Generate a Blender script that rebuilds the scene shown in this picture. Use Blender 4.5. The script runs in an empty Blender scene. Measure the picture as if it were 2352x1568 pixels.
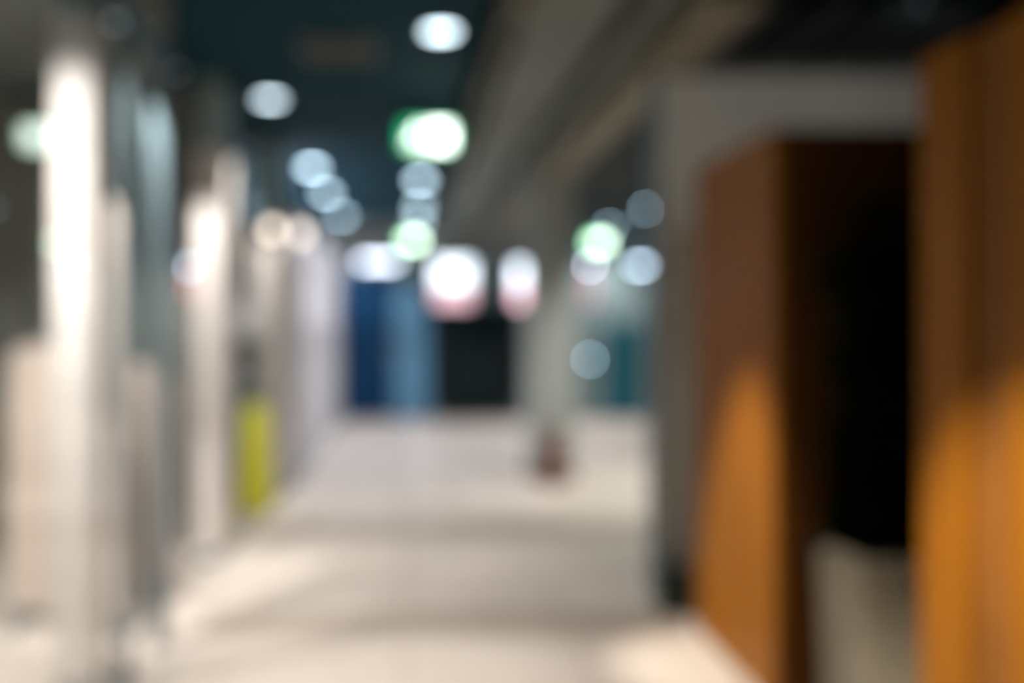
import bpy, bmesh, math, random
from mathutils import Vector, Matrix
random.seed(7)
S = bpy.context.scene
COL = S.collection
PI = math.pi
F = 2287.0            # focal length in pixels of the 2352 wide frame
H = 1.5               # camera height
def X(px, Y): return (px - 930.0) / F * Y
def Z(py, Y): return H + (735.0 - py) / F * Y

# ------------------------------------------------------------------ materials
def mat(name, col, rough=.6, metal=0.0, emit=None, strength=0, var=.08, scale=6.0, spec=.5, kind='noise', stretch=None):
    m = bpy.data.materials.new(name); m.use_nodes = True
    nt = m.node_tree; b = nt.nodes['Principled BSDF']
    b.inputs['Roughness'].default_value = rough
    b.inputs['Metallic'].default_value = metal
    b.inputs['Specular IOR Level'].default_value = spec
    if emit:
        b.inputs['Base Color'].default_value = (*col, 1)
        b.inputs['Emission Color'].default_value = (*emit, 1)
        b.inputs['Emission Strength'].default_value = strength
        return m
    tc = nt.nodes.new('ShaderNodeTexCoord'); mp = nt.nodes.new('ShaderNodeMapping')
    if stretch: mp.inputs['Scale'].default_value = stretch
    nt.links.new(tc.outputs['Object'], mp.inputs[0])
    n = nt.nodes.new('ShaderNodeTexNoise'); n.inputs['Scale'].default_value = scale; n.inputs['Detail'].default_value = 5
    nt.links.new(mp.outputs[0], n.inputs['Vector'])
    r = nt.nodes.new('ShaderNodeValToRGB')
    a = tuple(max(0, c * (1 - var)) for c in col); d = tuple(min(1, c * (1 + var)) for c in col)
    r.color_ramp.elements[0].color = (*a, 1); r.color_ramp.elements[1].color = (*d, 1)
    r.color_ramp.elements[0].position = .3; r.color_ramp.elements[1].position = .7
    nt.links.new(n.outputs['Fac'], r.inputs[0]); nt.links.new(r.outputs[0], b.inputs['Base Color'])
    return m

def glass_mat(name, tint=(.985, .99, .985), ior=1.5, extra=0.0):
    m = bpy.data.materials.new(name); m.use_nodes = True; nt = m.node_tree
    nt.nodes.remove(nt.nodes['Principled BSDF']); out = nt.nodes['Material Output']
    t = nt.nodes.new('ShaderNodeBsdfTransparent'); t.inputs[0].default_value = (*tint, 1)
    g = nt.nodes.new('ShaderNodeBsdfGlossy'); g.inputs['Roughness'].default_value = .02
    lw = nt.nodes.new('ShaderNodeLayerWeight'); lw.inputs[0].default_value = .5
    f = nt.nodes.new('ShaderNodeMath'); f.operation = 'POWER'; f.inputs[1].default_value = 5
    nt.links.new(lw.outputs['Facing'], f.inputs[0])
    mx = nt.nodes.new('ShaderNodeMixShader')
    ad = nt.nodes.new('ShaderNodeMath'); ad.operation = 'ADD'; ad.inputs[1].default_value = extra
    nt.links.new(f.outputs[0], ad.inputs[0]); nt.links.new(ad.outputs[0], mx.inputs[0])
    nt.links.new(t.outputs[0], mx.inputs[1]); nt.links.new(g.outputs[0], mx.inputs[2])
    nt.links.new(mx.outputs[0], out.inputs[0]); return m

def wood_mat(name, c1, c2):
    m = bpy.data.materials.new(name); m.use_nodes = True; nt = m.node_tree; b = nt.nodes['Principled BSDF']
    tc = nt.nodes.new('ShaderNodeTexCoord'); mp = nt.nodes.new('ShaderNodeMapping'); mp.inputs['Scale'].default_value = (6, 6, .5)
    n = nt.nodes.new('ShaderNodeTexNoise'); n.inputs['Scale'].default_value = 4; n.inputs['Detail'].default_value = 7; n.inputs['Distortion'].default_value = .6
    r = nt.nodes.new('ShaderNodeValToRGB')
    r.color_ramp.elements[0].color = (*c1, 1); r.color_ramp.elements[1].color = (*c2, 1)
    r.color_ramp.elements[0].position = .3; r.color_ramp.elements[1].position = .7
    nt.links.new(tc.outputs['Object'], mp.inputs[0]); nt.links.new(mp.outputs[0], n.inputs['Vector'])
    nt.links.new(n.outputs['Fac'], r.inputs[0]); nt.links.new(r.outputs[0], b.inputs['Base Color'])
    b.inputs['Roughness'].default_value = .45; b.inputs['Specular IOR Level'].default_value = .1
    return m

def floor_mat():
    m = bpy.data.materials.new('floor_stone'); m.use_nodes = True; nt = m.node_tree; b = nt.nodes['Principled BSDF']
    tc = nt.nodes.new('ShaderNodeTexCoord')
    n = nt.nodes.new('ShaderNodeTexNoise'); n.inputs['Scale'].default_value = 1.3; n.inputs['Detail'].default_value = 6
    nt.links.new(tc.outputs['Object'], n.inputs['Vector'])
    r = nt.nodes.new('ShaderNodeValToRGB')
    r.color_ramp.elements[0].color = (.59, .53, .475, 1); r.color_ramp.elements[1].color = (.67, .61, .555, 1)
    r.color_ramp.elements[0].position = .3; r.color_ramp.elements[1].position = .7
    nt.links.new(n.outputs['Fac'], r.inputs[0])
    # tile joints
    br = nt.nodes.new('ShaderNodeTexBrick'); br.offset = 0; br.inputs['Scale'].default_value = 1
    br.inputs['Brick Width'].default_value = .8; br.inputs['Row Height'].default_value = .8
    br.inputs['Mortar Size'].default_value = .006
    br.inputs['Color1'].default_value = (1, 1, 1, 1); br.inputs['Color2'].default_value = (.97, .97, .97, 1); br.inputs['Mortar'].default_value = (.6, .58, .55, 1)
    nt.links.new(tc.outputs['Object'], br.inputs['Vector'])
    mx = nt.nodes.new('ShaderNodeMix'); mx.data_type = 'RGBA'; mx.blend_type = 'MULTIPLY'; mx.inputs[0].default_value = 1
    nt.links.new(r.outputs[0], mx.inputs[6]); nt.links.new(br.outputs['Color'], mx.inputs[7])
    nt.links.new(mx.outputs[2], b.inputs['Base Color'])
    b.inputs['Roughness'].default_value = .5; b.inputs['Specular IOR Level'].default_value = .25
    return m

M = {}
M['floor'] = floor_mat()
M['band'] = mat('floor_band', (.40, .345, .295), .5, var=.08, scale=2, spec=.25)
M['ceil'] = mat('ceiling_dark_teal', (.002, .035, .054), .8, var=.15, scale=1.2, spec=.1)
M['ceil_grey'] = mat('ceiling_grey', (.27, .30, .285), .8, var=.2, scale=1.5)
M['void'] = mat('ceiling_black', (.035, .04, .04), .9, var=.25, scale=2)
M['duct'] = mat('duct_beige', (.25, .225, .165), .6, var=.12, scale=3)
M['ductg'] = mat('duct_grey', (.17, .19, .175), .7, var=.15, scale=3)
M['brown'] = mat('pipe_brown', (.12, .075, .045), .6, var=.15)
M['wall_grey'] = mat('wall_grey', (.66, .66, .60), .8, var=.06, scale=2)
M['wall_dim'] = mat('wall_dim_grey', (.27, .285, .265), .8, var=.1, scale=1.5)
M['wall_teal'] = mat('wall_teal', (.05, .11, .13), .7, var=.1, scale=1.5)
M['wall_greyteal'] = mat('wall_grey_teal', (.19, .27, .29), .7, var=.08, scale=1.5)
M['wall_white'] = mat('wall_white', (.84, .82, .86), .7, var=.05, scale=1.5)
M['white'] = mat('cladding_white', (.86, .81, .77), .55, var=.03, scale=3)
M['colgrey'] = mat('column_head_grey', (.30, .38, .37), .7, var=.08)
M['cream'] = mat('cream_laminate', (.68, .60, .54), .6, var=.04)
M['beige'] = mat('beige_fabric', (.60, .51, .44), .9, var=.06, scale=14)
M['steel'] = mat('blue_grey_metal', (.16, .23, .26), .4, metal=.3, var=.06)
M['dark'] = mat('dark_metal', (.03, .04, .045), .45, var=.1)
M['black'] = mat('black_matte', (.010, .016, .017), .7, var=.1, spec=.1)
M['navy'] = mat('navy_paint', (.001, .038, .105), .55, var=.08, spec=.2)
M['skyblue'] = mat('pale_blue_paint', (.12, .30, .46), .6, var=.08)
M['tealdoor'] = mat('teal_paint', (.01, .13, .18), .6, var=.08, spec=.2)
M['charcoal'] = mat('charcoal_paint', (.012, .024, .027), .7, var=.15, spec=.1)
M['greengrey'] = mat('green_grey_paint', (.10, .14, .14), .6, var=.1)
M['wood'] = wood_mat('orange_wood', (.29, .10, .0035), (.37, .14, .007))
M['wood_dark'] = wood_mat('dark_wood', (.10, .036, .008), (.15, .055, .012))  # orange wood darkened for faces in shade
M['pot'] = mat('planter_stone', (.42, .38, .29), .6, var=.06, scale=8)
M['soil'] = mat('soil', (.02, .014, .008), .95, var=.3, scale=30)
M['leaf'] = mat('leaf_dark_green', (.006, .028, .008), .45, var=.35, scale=5, spec=.2)
M['leaf2'] = mat('leaf_green', (.02, .06, .03), .5, var=.3, scale=5)
M['stem'] = mat('stem_brown', (.05, .03, .012), .8)
M['yellow'] = mat('caution_yellow', (.88, .87, .04), .45, var=.04)
M['red'] = mat('dark_red_paint', (.20, .035, .025), .5, var=.06)
M['chrome'] = mat('brushed_metal', (.5, .5, .5), .3, metal=1.0, var=.05)
M['rubber'] = mat('rubber_black', (.02, .02, .02), .7)
M['trimwhite'] = mat('lamp_trim', (.30, .32, .33), .5, var=.04)
M['glass'] = glass_mat('clear_glass', extra=.04)
def em(name, c, s): return mat(name, (.02, .02, .02), .4, emit=c, strength=s)
E_cool = em('lamp_cool', (.72, .90, 1.0), 8.5)
E_cool2 = em('lamp_cool_bay', (.55, .82, 1.0), 40)
E_cool3 = em('lamp_cool_far', (.62, .85, 1.0), 17)
E_warm = em('lamp_warm', (1.0, .88, .74), 26)
E_green = em('sign_green', (.0, .62, .22), 1.6)
E_signw = em('sign_white', (.86, 1.0, .90), 8.0)
E_signg2 = em('sign_green_far', (.30, 1.0, .50), 6.0)
E_signw2 = em('sign_white_far', (.85, 1.0, .82), 12.0)

# ------------------------------------------------------------------ mesh helpers
def box(bm, x0, x1, y0, y1, z0, z1, bev=0):
    r = bmesh.ops.create_cube(bm, size=1)
    vs = r['verts']
    for v in vs:
        v.co = Vector(((x0 + x1) / 2 + v.co.x * (x1 - x0), (y0 + y1) / 2 + v.co.y * (y1 - y0), (z0 + z1) / 2 + v.co.z * (z1 - z0)))
    if bev:
        es = list({e for v in vs for e in v.link_edges})
        bmesh.ops.bevel(bm, geom=es, offset=bev, segments=2, profile=.5, affect='EDGES')

def tube(bm, a, b, r0, r1=None, n=20):
    a = Vector(a); b = Vector(b); r1 = r0 if r1 is None else r1
    d = b - a; L = d.length
    q = d.to_track_quat('Z', 'Y').to_matrix().to_4x4()
    bmesh.ops.create_cone(bm, cap_ends=True, segments=n, radius1=r0, radius2=r1, depth=L, matrix=Matrix.Translation((a + b) / 2) @ q)

def lathe(bm, prof, c=(0, 0, 0), n=32, close=False):
    rings = []
    for r, z in prof:
        rings.append([bm.verts.new((c[0] + r * math.cos(2 * PI * i / n), c[1] + r * math.sin(2 * PI * i / n), c[2] + z)) for i in range(n)])
    for a, b in zip(rings, rings[1:]):
        for i in range(n):
            bm.faces.new((a[i], a[(i + 1) % n], b[(i + 1) % n], b[i]))
    bm.faces.new(rings[0]); bm.faces.new(rings[-1])

def prism(bm, pts, y0, y1):
    """outline in the x-z plane, given thickness along y"""
    a = [bm.verts.new((x, y0, z)) for x, z in pts]; b = [bm.verts.new((x, y1, z)) for x, z in pts]
    bm.faces.new(a); bm.faces.new(b[::-1]); n = len(pts)
    for i in range(n): bm.faces.new((a[i], b[i], b[(i + 1) % n], a[(i + 1) % n]))

def sweep(bm, pts, r, n=8):
    rings = []
    pts = [Vector(p) for p in pts]
    for i, p in enumerate(pts):
        d = (pts[min(i + 1, len(pts) - 1)] - pts[max(i - 1, 0)]).normalized()
        q = d.to_track_quat('Z', 'Y')
        rr = r[i] if isinstance(r, (list, tuple)) else r
        rings.append([bm.verts.new(p + q @ Vector((rr * math.cos(2 * PI * k / n), rr * math.sin(2 * PI * k / n), 0))) for k in range(n)])
    for a, b in zip(rings, rings[1:]):
        for k in range(n): bm.faces.new((a[k], a[(k + 1) % n], b[(k + 1) % n], b[k]))
    bm.faces.new(rings[0][::-1]); bm.faces.new(rings[-1])

def obj(name, bm, m, parent=None, smooth=False, at=None):
    bmesh.ops.recalc_face_normals(bm, faces=bm.faces)
    me = bpy.data.meshes.new(name)
    if at is not None:
        for v in bm.verts: v.co -= Vector(at)
    bm.to_mesh(me); bm.free()
    if smooth:
        for p in me.polygons: p.use_smooth = True
    me.materials.append(m)
    o = bpy.data.objects.new(name, me); COL.objects.link(o)
    if at is not None: o.location = at
    if parent: o.parent = parent
    return o

def thing(name, label, cat, loc=(0, 0, 0), group=None, rz=0):
    o = bpy.data.objects.new(name, None); COL.objects.link(o); o.location = loc; o.rotation_euler[2] = rz
    o.empty_display_size = .1
    tag(o, label, cat, group); return o
def tag(o, label, cat, group=None):
    o['label'] = label; o['category'] = cat
    if group: o['group'] = group
    return o
def struct(name, bm, m, parent=None):
    o = obj(name, bm, m, parent)
    if not parent: o['kind'] = 'structure'
    return o
def B(*a, bev=0):
    bm = bmesh.new(); box(bm, *a, bev=bev); return bm
def part(name, m, parent, *boxes, bev=0):
    bm = bmesh.new()
    for b in boxes: box(bm, *b, bev=bev)
    return obj(name, bm, m, parent)
def dup(root, loc, label=None, group=None):
    r = root.copy(); COL.objects.link(r); r.location = loc
    if label: r['label'] = label
    if group: r['group'] = group
    for ch in list(root.children):
        c = ch.copy(); COL.objects.link(c); c.parent = r
        for g in ch.children:
            d = g.copy(); COL.objects.link(d); d.parent = c
    return r

# ------------------------------------------------------------------ room shell
GX0 = -1.13; YB = 15.2; XL = -4.2; XR = 5.2; CEIL = 3.0; Y0 = -2.0
struct('floor', B(XL, XR, Y0, YB + .2, -.1, 0), M['floor'])
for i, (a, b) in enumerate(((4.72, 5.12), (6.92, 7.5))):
    struct('trim_%d' % (i + 1), B(-1.0, 1.38 if i == 0 else 3.2, a, b, -.02, .003), M['band'])  # darker bands across the floor
struct('ceiling_left', B(XL, GX0, Y0, 4.6, CEIL - .004, CEIL), M['ceil_grey'])
struct('ceiling_room', B(XL, -1.45, 4.6, 6.55, CEIL - .004, CEIL), M['ceil_grey'])
struct('ceiling', B(XL, .42, Y0, YB + .2, CEIL, CEIL + .1), M['ceil'])
struct('ceiling_right', B(.42, XR, Y0, YB + .2, CEIL + .18, CEIL + .3), M['void'])
struct('ceiling_edge', B(.38, .42, Y0, YB, CEIL, CEIL + .18), M['void'])
# grey longitudinal ceiling panel strip right of the dark part
struct('ceiling_strip', B(.60, 1.02, 2.0, YB, CEIL - .02, CEIL + .18), M['ductg'])
struct('wall_back', B(XL, XR, YB, YB + .2, 0, CEIL + .3), M['wall_greyteal'])
struct('wall_left', B(XL - .1, XL, Y0, YB + .2, 0, CEIL + .3), M['wall_dim'])
struct('wall_right', B(XR, XR + .1, Y0, YB + .2, 0, CEIL + .3), M['wall_teal'])
# left: white wall from y=8.6 to the back, its end facing the camera
struct('wall_left_far', B(-1.6, -.985, 8.9, YB, 0, 2.42), M['wall_white'])
struct('wall_left_upper', B(-1.9, -1.5, 8.9, YB, 2.42, CEIL), M['wall_teal'])
struct('baseboard_left', B(-.985, -.975, 8.9, YB, 0, .10), M['steel'])
# the recess behind the second column
struct('wall_left_recess', B(-1.95, -1.75, 6.8, 8.9, 0, CEIL), M['wall_greyteal'])
# room behind the glass: cross wall
struct('wall_left_room', B(XL, -1.42, 6.55, 6.8, 0, CEIL), M['wall_dim'])
# bulkhead over the glass
GX = -1.13
struct('wall_left_bulkhead', B(GX - .06, GX + .04, .4, 4.62, 2.82, CEIL), M['wall_dim'])
# right: cross wall whose end shows as the grey post
struct('wall_right_near', B(1.345, XR, 5.26, 5.42, 0, 2.79), M['wall_grey'])
struct('baseboard_right', B(1.345, XR, 5.25, 5.26, 0, .10), M['dark'])
# right bay side wall pieces
struct('wall_right_bay', B(2.95, 3.1, 9.2, YB, 0, 2.75), M['wall_greyteal']) if False else None

# ------------------------------------------------------------------ glass partition (left)
gp = thing('glass_partition', 'near left glass partition with slim blue-grey metal posts and rails', 'glass partition', (GX, 2.5, 0))
def gl(name, m, *bs):
    bm = bmesh.new()
    for b in bs: box(bm, *b)
    for v in bm.verts: v.co -= Vector((GX, 2.5, 0))
    return obj(name, bm, m, gp)
gl('post', M['steel'], (GX - .03, GX + .03, 4.54, 4.62, 0, 2.82))
gl('post', M['steel'], (GX - .03, GX + .03, .4, .46, 0, 2.82))
gl('post', M['steel'], (GX - .02, GX + .02, 4.03, 4.07, 0, 2.82))
gl('rail', M['steel'], (GX - .025, GX + .025, .46, 4.03, 0, .05))
gl('rail', M['steel'], (GX - .025, GX + .025, .46, 4.44, 2.76, 2.82))
gl('pane', M['glass'], (GX - .006, GX + .006, .46, 4.03, .05, 2.76))

# return frame by the post: a dark door leaf edge
dl = thing('metal_door_frame', 'dull grey metal door frame standing behind the near left glass', 'door frame', (X(330, 6.4), 6.4, 0))
x0 = X(316, 6.4); x1 = X(372, 6.4)
bm = B(x0 - X(330, 6.4), x1 - X(330, 6.4), 0, .1, 0, 2.9, bev=.008); obj('jamb', bm, M['brown'] if False else M['ductg'], dl)
bm = B(-.85, x0 - X(330, 6.4), 0, .08, 2.72, 2.9, bev=.008); obj('head', bm, M['wall_dim'], dl)

# ------------------------------------------------------------------ columns on the left
def column(name, label, x0, x1, y0, d, ztop, wide=0):
    cx = (x0 + x1) / 2
    t = thing('square_column', label, 'column', (cx, y0 + d / 2, 0), 'white clad square columns')
    w = (x1 - x0) / 2
    obj('cladding', B(-w, w, -d / 2, d / 2, .06, ztop, bev=.012), M['white'], t)
    obj('plinth', B(-w + .008, w - .008, -d / 2 + .008, d / 2 - .008, 0, .07), M['steel'], t)
    obj('head', B(-w + .015, w - .015, -d / 2 + .015, d / 2 - .015, ztop, CEIL), M['colgrey'], t)
    return t
column('c', 'brightest white clad column, just behind the near left glass', X(118, 3.95), X(214, 3.95), 3.95, .24, 2.73)
column('c', 'white clad column between the glass partition and the yellow floor sign', X(449, 6.1), X(500, 6.1), 6.1, .55, 2.555)
column('c', 'farthest white clad column, set against the end of the pale left wall', X(583, 8.4), X(640, 8.4), 8.4, .46, 2.34)

# cream curved screen behind first column and beige divider
sc = thing('curved_top_screen', 'cream floor-standing screen with rounded top behind the brightest column', 'screen', (X(232, 4.78), 4.78, 0))
w = .14; pts = [(-w, .03)]
hh = 2.12
pts += [(-w, hh - .5)]
for k in range(1, 12):
    a = PI - PI * k / 12 ; pts.append((w * math.cos(a), hh - .5 + .5 * math.sin(a)))
pts += [(w, hh - .5), (w + .015, .9), (w + .03, .03)]
bm = bmesh.new(); prism(bm, pts, -.02, .02); obj('panel', bm, M['cream'], sc)
bm = bmesh.new(); box(bm, -w, w + .03, -.11, .11, 0, .03, bev=.006); obj('foot', bm, M['steel'], sc)

def divider(label, xa, xb, y, zt, r=.12):
    t = thing('fabric_divider', label, 'office divider', ((xa + xb) / 2, y, 0), 'low beige dividers behind the glass')
    w = (xb - xa) / 2; pts = [(-w, .08)]
    for k in range(7):
        a = PI - PI / 2 * k / 6; pts.append((-w + r + r * math.cos(a), zt - r + r * math.sin(a)))
    for k in range(7):
        a = PI / 2 - PI / 2 * k / 6; pts.append((w - r + r * math.cos(a), zt - r + r * math.sin(a)))
    pts.append((w, .08))
    bm = bmesh.new(); prism(bm, pts, -.025, .025); obj('panel', bm, M['beige'], t)
    for s in (-1, 1):
        obj('foot', B(s * (w - .08) - .02, s * (w - .08) + .02, -.15, .15, 0, .08, bev=.005), M['steel'], t)
divider('low beige fabric divider left of the brightest white column', X(22, 4.9), X(205, 4.9), 4.9, Z(790, 4.9))
divider('low beige fabric divider right of the brightest white column, beside the post', X(225, 5.3), X(398, 5.3), 5.3, Z(835, 5.3), .16)

# ------------------------------------------------------------------ downlights
def make_downlight(E, r=.078, drop=.0075):
    t = thing('downlight', '', 'ceiling light', (0, 0, CEIL))
    bm = bmesh.new()
    lathe(bm, [(r, .0), (r + .018, .0), (r + .018, -.008), (r + .004, -.012), (r, -.006)], n=40)
    obj('trim_ring', bm, M['trimwhite'], t, True)
    bm = bmesh.new(); lathe(bm, [(.001, -drop), (r * .97, -drop), (r - .001, -.002), (.001, -.002)], n=40)
    obj('lens', bm, E, t)
    return t
LP = [ # px, py, label
 (1012, 70, 'large round downlight nearest the camera, in the central ceiling row'),
 (966, 411, 'central row downlight just below the near green sign, second in the row'),
 (963, 473, 'third downlight of the central row, above the far green sign'),
 (960, 520, 'farthest downlight of the central row, behind the top of the far green sign'),
 (620, 226, 'nearest and brightest downlight of the left ceiling row'),
 (716, 382, 'second downlight of the left ceiling row, just above two overlapping ones'),
 (750, 441, 'third downlight of the left ceiling row, the middle of three overlapping'),
 (785, 494, 'farthest downlight of the left ceiling row, over the white side wall'),
]
dl0 = make_downlight(E_cool); used = False
dlf = make_downlight(E_cool3, .078, .02); usedf = False
spots = []
def spot(name, loc, aim, W, size, blend, col=(1, .93, .86)):
    l = bpy.data.lights.new(name, 'SPOT'); l.energy = W; l.spot_size = math.radians(size); l.spot_blend = blend
    l.color = col; l.shadow_soft_size = 0.0
    o = bpy.data.objects.new(name, l); COL.objects.link(o); o.location = loc
    o.rotation_euler = (Vector(aim) - Vector(loc)).to_track_quat('-Z', 'Y').to_euler(); return o
for px, py, lab in LP:
    Y = (CEIL - H) * F / (735 - py)
    if Y > 15.0: Y = 14.9
    loc = (X(px, Y), Y, CEIL)
    if Y > 8:
        wide = True
        if not usedf: dlf.location = loc; dlf['label'] = lab; dlf['group'] = 'round downlights in the corridor ceiling'; usedf = True
        else: dup(dlf, loc, lab, 'round downlights in the corridor ceiling')
    elif not used: dl0.location = loc; dl0['label'] = lab; dl0['group'] = 'round downlights in the corridor ceiling'; used = True
    else: dup(dl0, loc, lab, 'round downlights in the corridor ceiling')
    if Y < 14.5: spot('downlight_beam', (loc[0], loc[1], CEIL - .02), (loc[0], loc[1], 0), 470 if Y > 8 else 145, 122 if Y > 8 else (66 if px > 900 else 78), .6, (.97, .95, 1.0) if Y > 8 else (1, .93, .86))
# lights over the spot behind/above the frame
for i, (x, y) in enumerate(((.18, 2.0), (-.75, 3.3), (.95, 3.75))):
    dup(dl0, (x, y, CEIL if x < .4 else CEIL - .0), ('downlight above the camera, out of the picture' if i == 0 else 'downlight over the near floor, above the picture' if i == 1 else 'downlight above the wooden wall, above the picture'), 'round downlights in the corridor ceiling') if x < .4 else None
spot('downlight_beam', (.18, 2.0, CEIL - .02), (.18, 2.0, 0), 150, 64, .5)
spot('downlight_beam', (-.75, 3.3, CEIL - .02), (-.75, 3.3, 0), 170, 80, .6)

# unseen lamps added to brighten the room behind the glass
for i, (x, y) in enumerate(((-2.05, 3.45), (-1.65, 3.3))):
    dup(dl0, (x, y, CEIL - .004), ('downlight in the room behind the glass, nearer the camera' if i == 0 else 'downlight in the room behind the glass, close to the brightest column'), 'downlights behind the glass')
    spot('downlight_beam', (x, y, CEIL - .03), (x, y, 0), 180 if i == 0 else 140, 120 if i == 0 else 96, .7)

# right bay downlights (hung a little lower, on stems)
bay = make_downlight(E_cool2, .07)
def bay_light(o, px, py, Y, label, first=False):
    loc = (X(px, Y), Y, Z(py, Y))
    r = o if first else dup(o, loc, label, 'downlights of the right bay')
    r.location = loc; r['label'] = label; r['group'] = 'downlights of the right bay'
    return loc
bm = bmesh.new(); tube(bm, (0, 0, -.002), (0, 0, .36), .05); obj('housing', bm, M['dark'], bay)
l1 = bay_light(bay, 1488, 478, 13.0, 'downlight of the right bay nearest the grey post', True)
l2 = bay_light(bay, 1400, 520, 14.7, 'far downlight of the right bay, above the right green sign')
for l in (l1, l2): spot('downlight_beam', (l[0], l[1], l[2] - .03), (l[0], l[1], 0), 160, 110, .8)
spot('downlight_beam', (2.6, 8.6, 2.95), (2.6, 8.6, 0), 420, 110, .8, (1, .96, .86))

# ------------------------------------------------------------------ track spotlights washing the columns
def track_spot(label, loc, aim, W, size, blend=.6, col=(1, .95, .9)):
    t = thing('track_spotlight', label, 'spotlight', (loc[0], loc[1], CEIL), 'spotlights aimed at the columns')
    obj('mount', B(-.03, .03, -.06, .06, -.03, 0, bev=.004), M['dark'], t)
    d = (Vector(aim) - Vector(loc)).normalized()
    c = Vector((0, 0, loc[2] - CEIL))
    bm = bmesh.new(); tube(bm, (0, 0, -.03), c, .008); obj('stem', bm, M['dark'], t)
    bm = bmesh.new(); tube(bm, c - d * .06, c + d * .05, .03, .036); obj('lamp_head', bm, M['dark'], t, False)
    bm = bmesh.new(); tube(bm, c + d * .0495, c + d * .053, .03); obj('lens', bm, E_cool, t)
    p = Vector(loc) + d * .07
    spot('track_beam', p, aim, W, size, blend, col)
track_spot('small dark spotlight aimed at the brightest column', (-1.42, 3.05, 2.86), (-1.33, 3.95, 1.5), 120, 84)
track_spot('small dark spotlight aimed at the column before the yellow sign', (-1.2, 5.2, 2.86), (-1.24, 6.1, 1.4), 165, 54)
track_spot('small dark spotlight behind the brightest column, aimed at the beige divider', (-1.265, 4.36, 2.86), (-1.30, 5.25, .35), 260, 46)  # hidden lamp added to lighten the divider
track_spot('small dark spotlight aimed at the farthest column', (-1.2, 7.7, 2.86), (-1.3, 8.4, 1.2), 70, 56)
# warm pair of lamps by the third column
for i, (px, py, r) in enumerate(((626, 528, .05), (690, 537, .055))):
    Y = 8.15 if i == 0 else 9.0
    t = thing('globe_lamp', ('warm cream globe lamp in front of the farthest white column' if i == 0 else 'warm cream globe lamp on the pale left wall, right of its twin'), 'lamp', (X(px, Y), Y, Z(py, Y)), 'pair of warm globe lamps')
    bm = bmesh.new(); bmesh.ops.create_uvsphere(bm, u_segments=24, v_segments=14, radius=r); obj('globe', bm, em('lamp_globe%d' % i, (1.0, .86, .72), 4.2 if i == 0 else 3.6), t, True)
    bm = bmesh.new(); tube(bm, (0, 0, r * .9), (0, 0, CEIL - Z(py, Y)), .006); obj('stem', bm, M['dark'], t)

# ------------------------------------------------------------------ exit signs
def exit_sign(label, px, py, Y, w, h, eg, ew, simple=False):
    x, z = X(px, Y), Z(py, Y)
    t = thing('exit_sign', label, 'sign', (x, Y, z), 'hanging green emergency signs')
    obj('housing', B(-w / 2 - .012, w / 2 + .012, 0, .05, -h / 2 - .012, h / 2 + .012, bev=.006), M['dark'], t)
    obj('face', B(-w / 2, w / 2, -.006, .001, -h / 2, h / 2), eg, t)
    s = h
    bm = bmesh.new()      # door rectangle with running figure
    def q(pts, y=-.010):
        prism(bm, [(a * s, b * s) for a, b in pts], y, -.006)
    for c in ((-.42, .0),):
        cx = c[0]
        ang = [2 * PI * k / 16 for k in range(16)]
        q([(cx + .10 + .085 * math.cos(a), .29 + .085 * math.sin(a)) for a in ang])
        q([(cx - .06, .18), (cx + .10, .20), (cx + .14, .12), (cx + .05, -.12), (cx - .10, -.10)])
        q([(cx - .10, -.10), (cx + .05, -.12), (cx + .22, -.20), (cx + .20, -.40), (cx + .12, -.40), (cx + .10, -.24), (cx - .02, -.20)])
        q([(cx - .10, -.10), (cx + .0, -.16), (cx - .12, -.34), (cx - .34, -.34), (cx - .34, -.26), (cx - .18, -.24)])
        q([(cx + .10, .20), (cx + .28, .04), (cx + .24, -.02), (cx + .08, .10)])
        q([(cx - .06, .18), (cx - .26, .06), (cx - .24, -.06), (cx - .18, .02), (cx - .02, .10)])
    obj('running_figure', bm, ew, t)
    bm = bmesh.new()
    q([(.02, -.40), (.02, .40), (.84, .40), (.84, -.40)])
    obj('door_symbol', bm, ew, t)
    for sx in (-w * .35, w * .35):
        bm = bmesh.new(); tube(bm, (sx, .025, h / 2), (sx, .025, CEIL - z), .005); obj('rod', bm, M['dark'], t)
exit_sign('near hanging green and white sign under the central downlights', 984, 314, 6.7, .345, .175, E_green, E_signw)
exit_sign('far green sign hanging above the bright displays at the corridor end', 946, 552, 14.4, .24, .13, E_signg2, E_signw2)
# right one hangs in the bay
exit_sign('green sign hanging in the right bay', 1375, 557, 14.2, .26, .13, E_signg2, E_signw2)

# ------------------------------------------------------------------ corridor end
YW = YB - .02
def back(name, label, cat, px0, px1, py0, py1, m, d=.05):
    Y = YB - d
    return (X(px0, Y), X(px1, Y), Y, YB, max(0, Z(py1, Y)), Z(py0, Y))
# dark upper wall behind
def bx(name, label, cat, px0, px1, py0, py1, m, d=.05, bev=.006, fl=False):
    a = back(name, label, cat, px0, px1, py0, py1, m, d)
    a = list(a)
    if fl: a[4] = 0
    cx = (a[0] + a[1]) / 2; loc = (cx, (a[2] + a[3]) / 2, a[4])
    bm = B(a[0] - cx, a[1] - cx, a[2] - loc[1], a[3] - loc[1], 0, a[5] - a[4], bev=bev)
    t = thing(name, label, cat, loc)
    return t, bm, a, loc
def sdoor(n, px0, px1, py0, m, hx):
    Y = YB - .06
    x0, x1, zt = X(px0, Y), X(px1, Y), Z(py0, Y)
    d = struct('door_%d' % n, B(x0, x1, Y, YB, 0, zt, bev=.006), m)
    x = x0 + (x1 - x0) * hx
    bm = bmesh.new(); tube(bm, (x, Y - .04, .9), (x, Y - .04, 1.2), .012)
    tube(bm, (x, Y - .04, .95), (x, Y, .95), .008); tube(bm, (x, Y - .04, 1.15), (x, Y, 1.15), .008)
    obj('door_handle', bm, M['chrome'], d)
    return d
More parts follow.
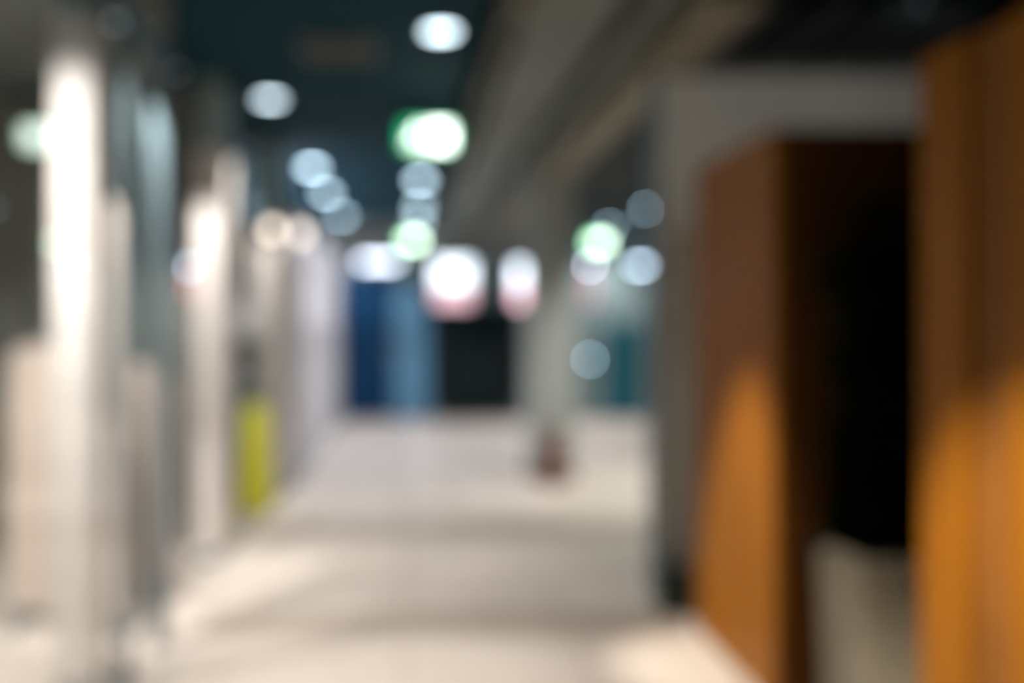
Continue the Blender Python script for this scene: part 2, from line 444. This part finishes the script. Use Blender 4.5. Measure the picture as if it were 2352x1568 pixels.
sdoor(1, 782, 902, 622, M['navy'], .88)
sdoor(2, 906, 986, 655, M['skyblue'], .15)
sdoor(3, 1392, 1470, 745, M['tealdoor'], .12)
struct('wall_back_dark', B(X(986, YB), X(1196, YB), YB - .05, YB, .25, Z(700, YB)), M['charcoal'])
struct('wall_back_base', B(X(986, YB), X(1196, YB), YB - .06, YB, 0, .25), M['greengrey'])
struct('wall_back_upper', B(-1, X(1310, YB), YB - .08, YB, Z(590, YB), CEIL + .18), M['wall_dim'])
# dark cabinet standing at the dark bay
cab = thing('dark_cabinet', 'near-black double cabinet at the corridor end below the pink displays', 'cabinet', (X(1092, 14.9), 14.95, 0))
w = .58
obj('body', B(-w, w, -.18, .19, .08, 1.3, bev=.008), M['charcoal'], cab)
obj('plinth', B(-w + .03, w - .03, -.15, .17, 0, .08), M['greengrey'], cab)
for s in (-1, 1):
    d = obj('door', B(min(s * .01, s * (w - .02)), max(s * .01, s * (w - .02)), -.2, -.18, .1, 1.28, bev=.004), M['black'], cab)
    bm = bmesh.new(); tube(bm, (s * .06, -.215, .7), (s * .06, -.215, .85), .007); obj('handle', bm, M['steel'], d)

# illuminated displays
def display(label, px0, px1, py0, pym, py1, Y, ctop, stop, cbot, sbot, frame=True, grp='lit white and pink displays', hang=False):
    x0, x1 = X(px0, Y), X(px1, Y); z0, zm, z1 = Z(py1, Y), Z(pym, Y), Z(py0, Y)
    cx = (x0 + x1) / 2
    t = thing('lit_display', label, 'lit display', (cx, Y, z0), grp)
    w = (x1 - x0) / 2; d = .035
    obj('housing', B(-w - .012, w + .012, 0, d, -.012, z1 - z0 + .012, bev=.004), M['dark'], t)
    obj('upper_screen', B(-w, w, -.006, .001, zm - z0, z1 - z0), em('screen_white', ctop, stop), t)
    if pym < py1: obj('lower_screen', B(-w, w, -.006, .001, 0, zm - z0), em('screen_pink', cbot, sbot), t)
    if hang:
        bm = bmesh.new()
        tube(bm, (0, d / 2, z1 - z0), (0, d / 2, CEIL - z0), .006); obj('rod', bm, M['dark'], t)
    else:
        pass
    return t
YD = YB - .035
BL = (.80, .90, 1.0); PK = (1.0, .62, .70)
display('widest lit display, white above and pink below, above the dark cabinet', 999, 1083, 601, 654, 702, YD, BL, 3.8, PK, 1.6)
display('narrower lit display, white above pink, right of the widest one', 1181, 1203, 606, 656, 702, YD, BL, 5.0, PK, 3.0)
display('wide low pale blue-white lit strip above the navy door', 828, 912, 594, 608, 608, YD, (.78, .86, 1.0), 7, PK, 1)
display('thin dim lit strip at the far right of the corridor end displays', 1219, 1224, 606, 650, 650, YD, (.7, .85, 1.0), 4.5, PK, 1)
display('small lit box high in the right bay, under the green sign', 1351, 1359, 606, 612, 700, YD, (.68, .80, 1.0), 34, (1., .35, .45), 1.6)
display('wide pale lit strip in the right bay beside the grey post', 1455, 1490, 606, 614, 614, YD, (.62, .82, 1.0), 13, PK, 1)
display('small faint lamp low in the right bay', 1352, 1358, 822, 828, 828, YD, (.5, .8, 1.0), 26, PK, 1)
# narrow glowing strips standing in for display reflections on the left
display('narrow lit strip by the left wall near the corridor end, pink at its foot', 740, 747, 604, 650, 700, 13.1, (.66, .80, 1.0), 8, (1., .55, .65), 3.2, hang=True)
display('small faint lamp low on the left wall near the corridor end', 741, 748, 820, 829, 829, 13.1, (.6, .8, 1.0), 18, PK, 1) if False else None
display('narrow lit strip left of the second column, blue-white over dull pink', 433, 441, 603, 622, 680, 6.5, (.62, .80, 1.0), 9, (1., .4, .4), 2.0, hang=True)

# ------------------------------------------------------------------ right bay & grey column
cd = thing('grey_column', 'grey square column on the right, with the dark red canister at its foot', 'column', (X(1262, 9.5), 9.5, 0))
w = (X(1312, 9.2) - X(1212, 9.2)) / 2
obj('shaft', B(-w, w, -.2, .2, .1, CEIL + .18, bev=.015), mat('column_grey_green', (.44, .48, .47), .7, var=.08), cd)
obj('plinth', B(-w - .01, w + .01, -.21, .21, 0, .1), M['brown'], cd)
# canister
ex = thing('canister', 'dark red canister standing at the foot of the grey right column', 'canister', (X(1272, 9.0), 9.0, 0))
bm = bmesh.new(); lathe(bm, [(.05, 0), (.078, .008), (.082, .03), (.082, .36), (.07, .42), (.035, .455), (.03, .48)], n=28); obj('body', bm, M['red'], ex, True)
bm = bmesh.new(); tube(bm, (0, 0, .47), (0, 0, .53), .018); box(bm, -.02, .07, -.01, .01, .53, .545); box(bm, -.02, .07, -.01, .01, .50, .512); obj('valve', bm, M['dark'], ex)
bm = bmesh.new(); sweep(bm, [(-.01, 0, .51), (-.07, -.01, .50), (-.10, -.02, .42), (-.098, -.03, .28), (-.095, -.03, .16)], [.009, .009, .009, .010, .016]); obj('hose', bm, M['rubber'], ex, True)
bs = thing('low_bench', 'low grey block bench in the right bay beyond the post', 'bench', (X(1430, 7.6), 7.6, 0)) if False else None

# small dark bin at the foot of the post
bn = thing('waste_basket', 'small dark green basket at the foot of the grey right post', 'basket', (1.37, 5.1, 0))
bm = bmesh.new(); lathe(bm, [(.07, 0), (.075, .005), (.09, .22), (.086, .22), (.07, .012)], n=28); obj('bin', bm, mat('dark_green_plastic', (.012, .028, .014), .5), bn, True)
bm = bmesh.new()
lathe(bm, [(.086, .214), (.095, .214), (.095, .224), (.086, .224)], n=28); obj('rim', bm, M['black'], bn, True)
# steel angle on the post
pe = struct('trim_3', B(1.325, 1.345, 5.24, 5.44, 0, 2.79), M['steel'])

# ------------------------------------------------------------------ wooden volumes on the right
wu = thing('wooden_cabinet', 'orange wood cabinet behind the planter, lit low on its corridor side', 'cabinet', (1.42, 4.5, 0))
def wp(name, m, t, o, *b, bev=.004):
    bm = bmesh.new()
    box(bm, *b, bev=bev)
    for v in bm.verts: v.co -= Vector(o)
    return obj(name, bm, m, t)
O = (1.42, 4.5, 0)
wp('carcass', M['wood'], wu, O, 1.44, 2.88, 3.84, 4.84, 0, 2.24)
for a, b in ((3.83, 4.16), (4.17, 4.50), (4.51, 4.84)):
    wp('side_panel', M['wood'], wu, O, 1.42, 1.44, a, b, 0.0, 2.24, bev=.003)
wp('front_panel', M['wood_dark'], wu, O, 1.46, 2.88, 3.815, 3.84, 0, 2.235)  # shade on the camera-facing side is put into this darker wood colour
wn = thing('wooden_wall_unit', 'tall orange wood unit at the right edge with a dark recessed strip', 'cabinet', (1.52, 2.2, 0))
O = (1.52, 2.2, 0)
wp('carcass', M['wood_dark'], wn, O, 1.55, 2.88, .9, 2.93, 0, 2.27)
for a, b in ((2.69, 2.94), (1.75, 2.50), (.9, 1.74)):
    wp('door', M['wood'], wn, O, 1.52, 1.55, a, b, 0.0, 2.27)
wp('recessed_strip', wood_mat('brown_wood', (.22, .085, .016), (.30, .115, .02)), wn, O, 1.538, 1.55, 2.50, 2.69, 0.0, 2.27)  # darker wood tone paints the shade of the gap
# back of the niche
struct('wall_right_niche', B(2.9, 3.0, .9, 5.26, 0, CEIL + .18), M['wall_dim'])

# planter with plant
pp = thing('potted_plant', 'tall square stone planter with dense dark foliage between the wooden units', 'plant', (1.70, 3.48, 0))
def frustum(bm, hb, ht, z0, z1, inner=False):
    a = [bm.verts.new((sx * hb, sy * hb, z0)) for sx, sy in ((-1, -1), (1, -1), (1, 1), (-1, 1))]
    b = [bm.verts.new((sx * ht, sy * ht, z1)) for sx, sy in ((-1, -1), (1, -1), (1, 1), (-1, 1))]
    return a, b
bm = bmesh.new(); a, b = frustum(bm, .165, .185, 0, .71); c, d = frustum(bm, .165, .165, .64, .71)
bm.faces.new(a[::-1])
for i in range(4):
    j = (i + 1) % 4
    bm.faces.new((a[i], a[j], b[j], b[i])); bm.faces.new((b[i], b[j], d[j], d[i])); bm.faces.new((d[i], d[j], c[j], c[i]))
bm.faces.new(c)
obj('planter', bm, M['pot'], pp)
obj('soil', B(-.163, .163, -.163, .163, .64, .675), M['soil'], pp)
bm = bmesh.new()
st = []
for k in range(9):
    a = 2 * PI * k / 9 + random.uniform(-.3, .3); r0 = random.uniform(.02, .09); r1 = random.uniform(.02, .16)
    h = random.uniform(.95, 1.35)
    p = [(r0 * math.cos(a) * (1 - t) + r1 * math.cos(a) * t, r0 * math.sin(a) * (1 - t) + r1 * math.sin(a) * t, .66 + h * t) for t in (0, .25, .5, .75, 1)]
    sweep(bm, p, [.012, .010, .008, .006, .004], 7); st.append(p)
obj('stems', bm, M['stem'], pp, True)
def leaf(bm, p, d, L, W, droop=.35):
    d = Vector(d).normalized(); side = d.cross(Vector((0, 0, 1)))
    if side.length < .01: side = Vector((1, 0, 0))
    side.normalize(); up = side.cross(d); prev = None
    for i in range(6):
        t = i / 5; wv = W * math.sin(PI * min(1, t * .92 + .06)) ** .8
        c = Vector(p) + d * L * t - Vector((0, 0, 1)) * droop * L * t * t
        row = [bm.verts.new(c - side * wv + up * wv * .25), bm.verts.new(c), bm.verts.new(c + side * wv + up * wv * .25)]
        if prev:
            bm.faces.new((prev[0], prev[1], row[1], row[0])); bm.faces.new((prev[1], prev[2], row[2], row[1]))
        prev = row
bm = bmesh.new()
for k in range(950):
    p = random.choice(st); t = random.uniform(.02, 1.0); i = min(3, int(t * 4)); f = t * 4 - i
    q = Vector(p[i]).lerp(Vector(p[i + 1]), f)
    a = random.uniform(0, 2 * PI)
    leaf(bm, q, (math.cos(a), math.sin(a), random.uniform(-.1, .9)), random.uniform(.15, .27), random.uniform(.028, .046))
for v in bm.verts:
    v.co.y = min(v.co.y, .31); v.co.x = max(-.30, min(v.co.x, .3))
obj('foliage', bm, M['leaf'], pp, True)

# ------------------------------------------------------------------ yellow floor sign in the recess
ys = thing('caution_floor_sign', 'bright yellow folding floor sign standing by the left wall', 'floor sign', (X(588, 7.85), 7.85, 0), rz=math.radians(8))
for s in (-1, 1):
    pts = [(-.135, .02), (-.10, .0), (-.06, .0), (-.04, .05), (.04, .05), (.06, .0), (.10, .0), (.135, .02), (.085, .80), (.06, .84), (.03, .84), (.03, .80), (-.03, .80), (-.03, .84), (-.06, .84), (-.085, .80)]
    bm = bmesh.new(); prism(bm, pts, -.006, .006)
    for v in bm.verts:
        z = v.co.z; v.co.y += s * (.15 * (1 - z / .84) + .007)
    obj('panel', bm, M['yellow'], ys)
bm = bmesh.new(); tube(bm, (-.06, 0, .825), (.06, 0, .825), .012); obj('hinge', bm, M['yellow'], ys)
# plant on pedestal behind
pd = thing('pedestal', 'slim pale pedestal in the left recess under a small plant', 'pedestal', (X(572, 8.1), 8.05, 0))
obj('shaft', B(-.09, .09, -.09, .09, .03, .97, bev=.006), M['wall_greyteal'], pd)
obj('foot', B(-.12, .12, -.12, .12, 0, .03, bev=.005), M['steel'], pd)
obj('top', B(-.11, .11, -.11, .11, .97, 1.0, bev=.005), M['wall_greyteal'], pd)
pl = thing('potted_fern', 'small dark green plant on the pedestal in the left recess', 'plant', (X(572, 8.1), 8.05, 1.0))
bm = bmesh.new(); lathe(bm, [(.05, 0), (.075, .12), (.08, .12), (.08, .135), (.07, .135), (.065, .11)], n=24); obj('pot', bm, M['dark'], pl, True)
bm = bmesh.new()
for k in range(90):
    a = random.uniform(0, 2 * PI); leaf(bm, (0, 0, .12), (math.cos(a) * .6, math.sin(a) * .6, random.uniform(.5, 2.2)), random.uniform(.2, .42), .022, .3)
for v in bm.verts: v.co.y = min(v.co.y, .28)
obj('fronds', bm, M['leaf2'], pl, True)

# ------------------------------------------------------------------ ceiling furniture
def run(name, label, cat, x0, x1, z0, z1, m, y0=2.2, y1=14.6, fl=None):
    t = thing(name, label, cat, ((x0 + x1) / 2, (y0 + y1) / 2, z0))
    cx, cy = (x0 + x1) / 2, (y0 + y1) / 2
    obj('body', B(x0 - cx, x1 - cx, y0 - cy, y1 - cy, 0, z1 - z0, bev=.008), m, t)
    y = y0 + .6
    while y < y1:
        obj('flange', B(x0 - cx - .01, x1 - cx + .01, y - cy - .015, y - cy + .015, -.01, z1 - z0), m, t)
        y += 1.5
    y = y0 + 1.2
    while y < y1:
        bm = bmesh.new(); tube(bm, (0, y - cy, z1 - z0), (0, y - cy, CEIL + .18 - z0), .006); obj('hanger', bm, M['dark'], t); y += 3
    return t
run('air_duct', 'beige rectangular duct under the dark right ceiling, above the grey post', 'duct', 1.26, 1.50, 2.80, 2.96, M['duct'], 4.1)
run('cable_tray', 'thin grey tray running beside the beige duct', 'cable tray', 1.08, 1.18, 2.90, 2.95, M['ductg'], 2.6)
pi_ = thing('ceiling_pipe', 'grey pipe along the edge of the dark ceiling', 'pipe', (.50, 8.5, 2.99))
bm = bmesh.new(); tube(bm, (0, -6, 0), (0, 6, 0), .035); obj('pipe', bm, M['ductg'], pi_, True)
for y in (-5, -2.5, 0, 2.5, 5):
    obj('bracket', B(-.045, .045, y - .02, y + .02, .0, .19), M['dark'], pi_)
# vent
vt = thing('ceiling_vent', 'dull square vent in the dark ceiling between the two nearest downlights', 'vent', (-.36, 5.5, CEIL))
obj('frame', B(-.2, .2, -.2, .2, -.012, 0, bev=.003), mat('vent_bronze', (.10, .12, .11), .6), vt)
for k in range(9): obj('slat', B(-.17, .17, -.165 + k * .04, -.15 + k * .04, -.022, -.012), mat('vent_slat', (.13, .12, .09), .6) if k == 0 else bpy.data.materials['vent_slat'], vt)
# beige speaker
sp = thing('ceiling_speaker', 'small round beige speaker at the top of the picture', 'speaker', (.56, 4.72, 3.0))
bm = bmesh.new(); lathe(bm, [(.08, .0), (.085, -.01), (.07, -.03), (.02, -.035)], n=28); obj('grille', bm, M['duct'], sp, True)
bm = bmesh.new(); tube(bm, (0, 0, 0), (0, 0, .18), .06); obj('can', bm, M['dark'], sp)
# slatted grille at top right
gr = thing('ceiling_grille', 'dark slatted grille hanging above the wooden units', 'grille', (2.3, 4.7, 2.82))
for k in range(16):
    x = -.72 + k * .097
    obj('slat', B(x, x + .03, -.5, .5, 0, .14), M['black'] if k % 3 else M['dark'], gr)
for y in (-.45, .45):
    obj('cross_bar', B(-.75, .80, y - .02, y + .02, .14, .17), M['dark'], gr)
for x in (-.6, .6):
    bm = bmesh.new(); tube(bm, (x, -.45, .17), (x, -.45, .34), .006); obj('rod', bm, M['dark'], gr)
    bm = bmesh.new(); tube(bm, (x, .45, .17), (x, .45, .34), .006); obj('rod', bm, M['dark'], gr)

# scallop lights for the wooden faces (ceiling spots over the right side of the corridor)
def dark_spot(label, loc, aim, W, size, blend, col, CEIL=3.0):
    t = thing('ceiling_spotlight', label, 'spotlight', (loc[0], loc[1], CEIL), 'spotlights over the wooden units')
    d = (Vector(aim) - Vector(loc)).normalized()
    bm = bmesh.new(); lathe(bm, [(.03, 0), (.05, 0), (.05, -.01), (.03, -.01)], n=24); obj('mount', bm, M['dark'], t)
    c = Vector((0, 0, loc[2] - CEIL))
    bm = bmesh.new(); tube(bm, (0, 0, -.01), c, .008); obj('stem', bm, M['dark'], t)
    bm = bmesh.new(); tube(bm, c - d * .06, c + d * .05, .03, .036); obj('lamp_head', bm, M['dark'], t)
    bm = bmesh.new(); tube(bm, c + d * .0495, c + d * .053, .03); obj('lens', bm, E_cool, t)
    spot('spot_beam', Vector(loc) + d * .07, aim, W, size, blend, col)
dark_spot('small spotlight aimed low at the wooden cabinet', (.35, 3.72, 2.9), (1.42, 4.25, .25), 430, 27, .7, (1, .9, .75))
dark_spot('small spotlight aimed low at the wood unit at the right edge', (.35, 2.1, 2.88), (1.52, 2.65, .1), 560, 33, .7, (1, .9, .75))

dark_spot('small spotlight over the wooden cabinet, aimed at the grey wall band', (2.15, 3.95, 2.72), (2.15, 5.26, 2.5), 6.5, 120, .8, (1, .96, .92), CEIL + .18)  # extra lamp added only to lift the grey wall band

# ------------------------------------------------------------------ world, camera
w = bpy.data.worlds.new('dim_hall'); S.world = w; w.use_nodes = True
bg = w.node_tree.nodes['Background']; bg.inputs[0].default_value = (.80, .90, .88, 1); bg.inputs[1].default_value = .15

cam = bpy.data.cameras.new('camera'); co = bpy.data.objects.new('camera', cam); COL.objects.link(co)
co.location = (0, 0, H); co.rotation_euler = (PI / 2, 0, 0)
cam.sensor_width = 36; cam.lens = 36 * F / 2352
cam.shift_x = (1176 - 930) / 2352; cam.shift_y = (735 - 784) / 2352
cam.clip_start = .02
cam.dof.use_dof = True; cam.dof.focus_distance = .5; cam.dof.aperture_fstop = (cam.lens / 1000) / (95 / F * .5)
cam.dof.aperture_blades = 0
S.camera = co
S.view_settings.view_transform = 'Standard'; S.view_settings.look = 'None'
S.view_settings.exposure = 0; S.view_settings.gamma = 1; S.view_settings.use_curve_mapping = False
S.cycles.use_denoising = True
try: S.cycles.denoiser = 'OPENIMAGEDENOISE'; S.cycles.denoising_prefilter = 'ACCURATE'
except Exception: pass
S.cycles.use_adaptive_sampling = False
S.cycles.max_bounces = 8; S.cycles.diffuse_bounces = 4
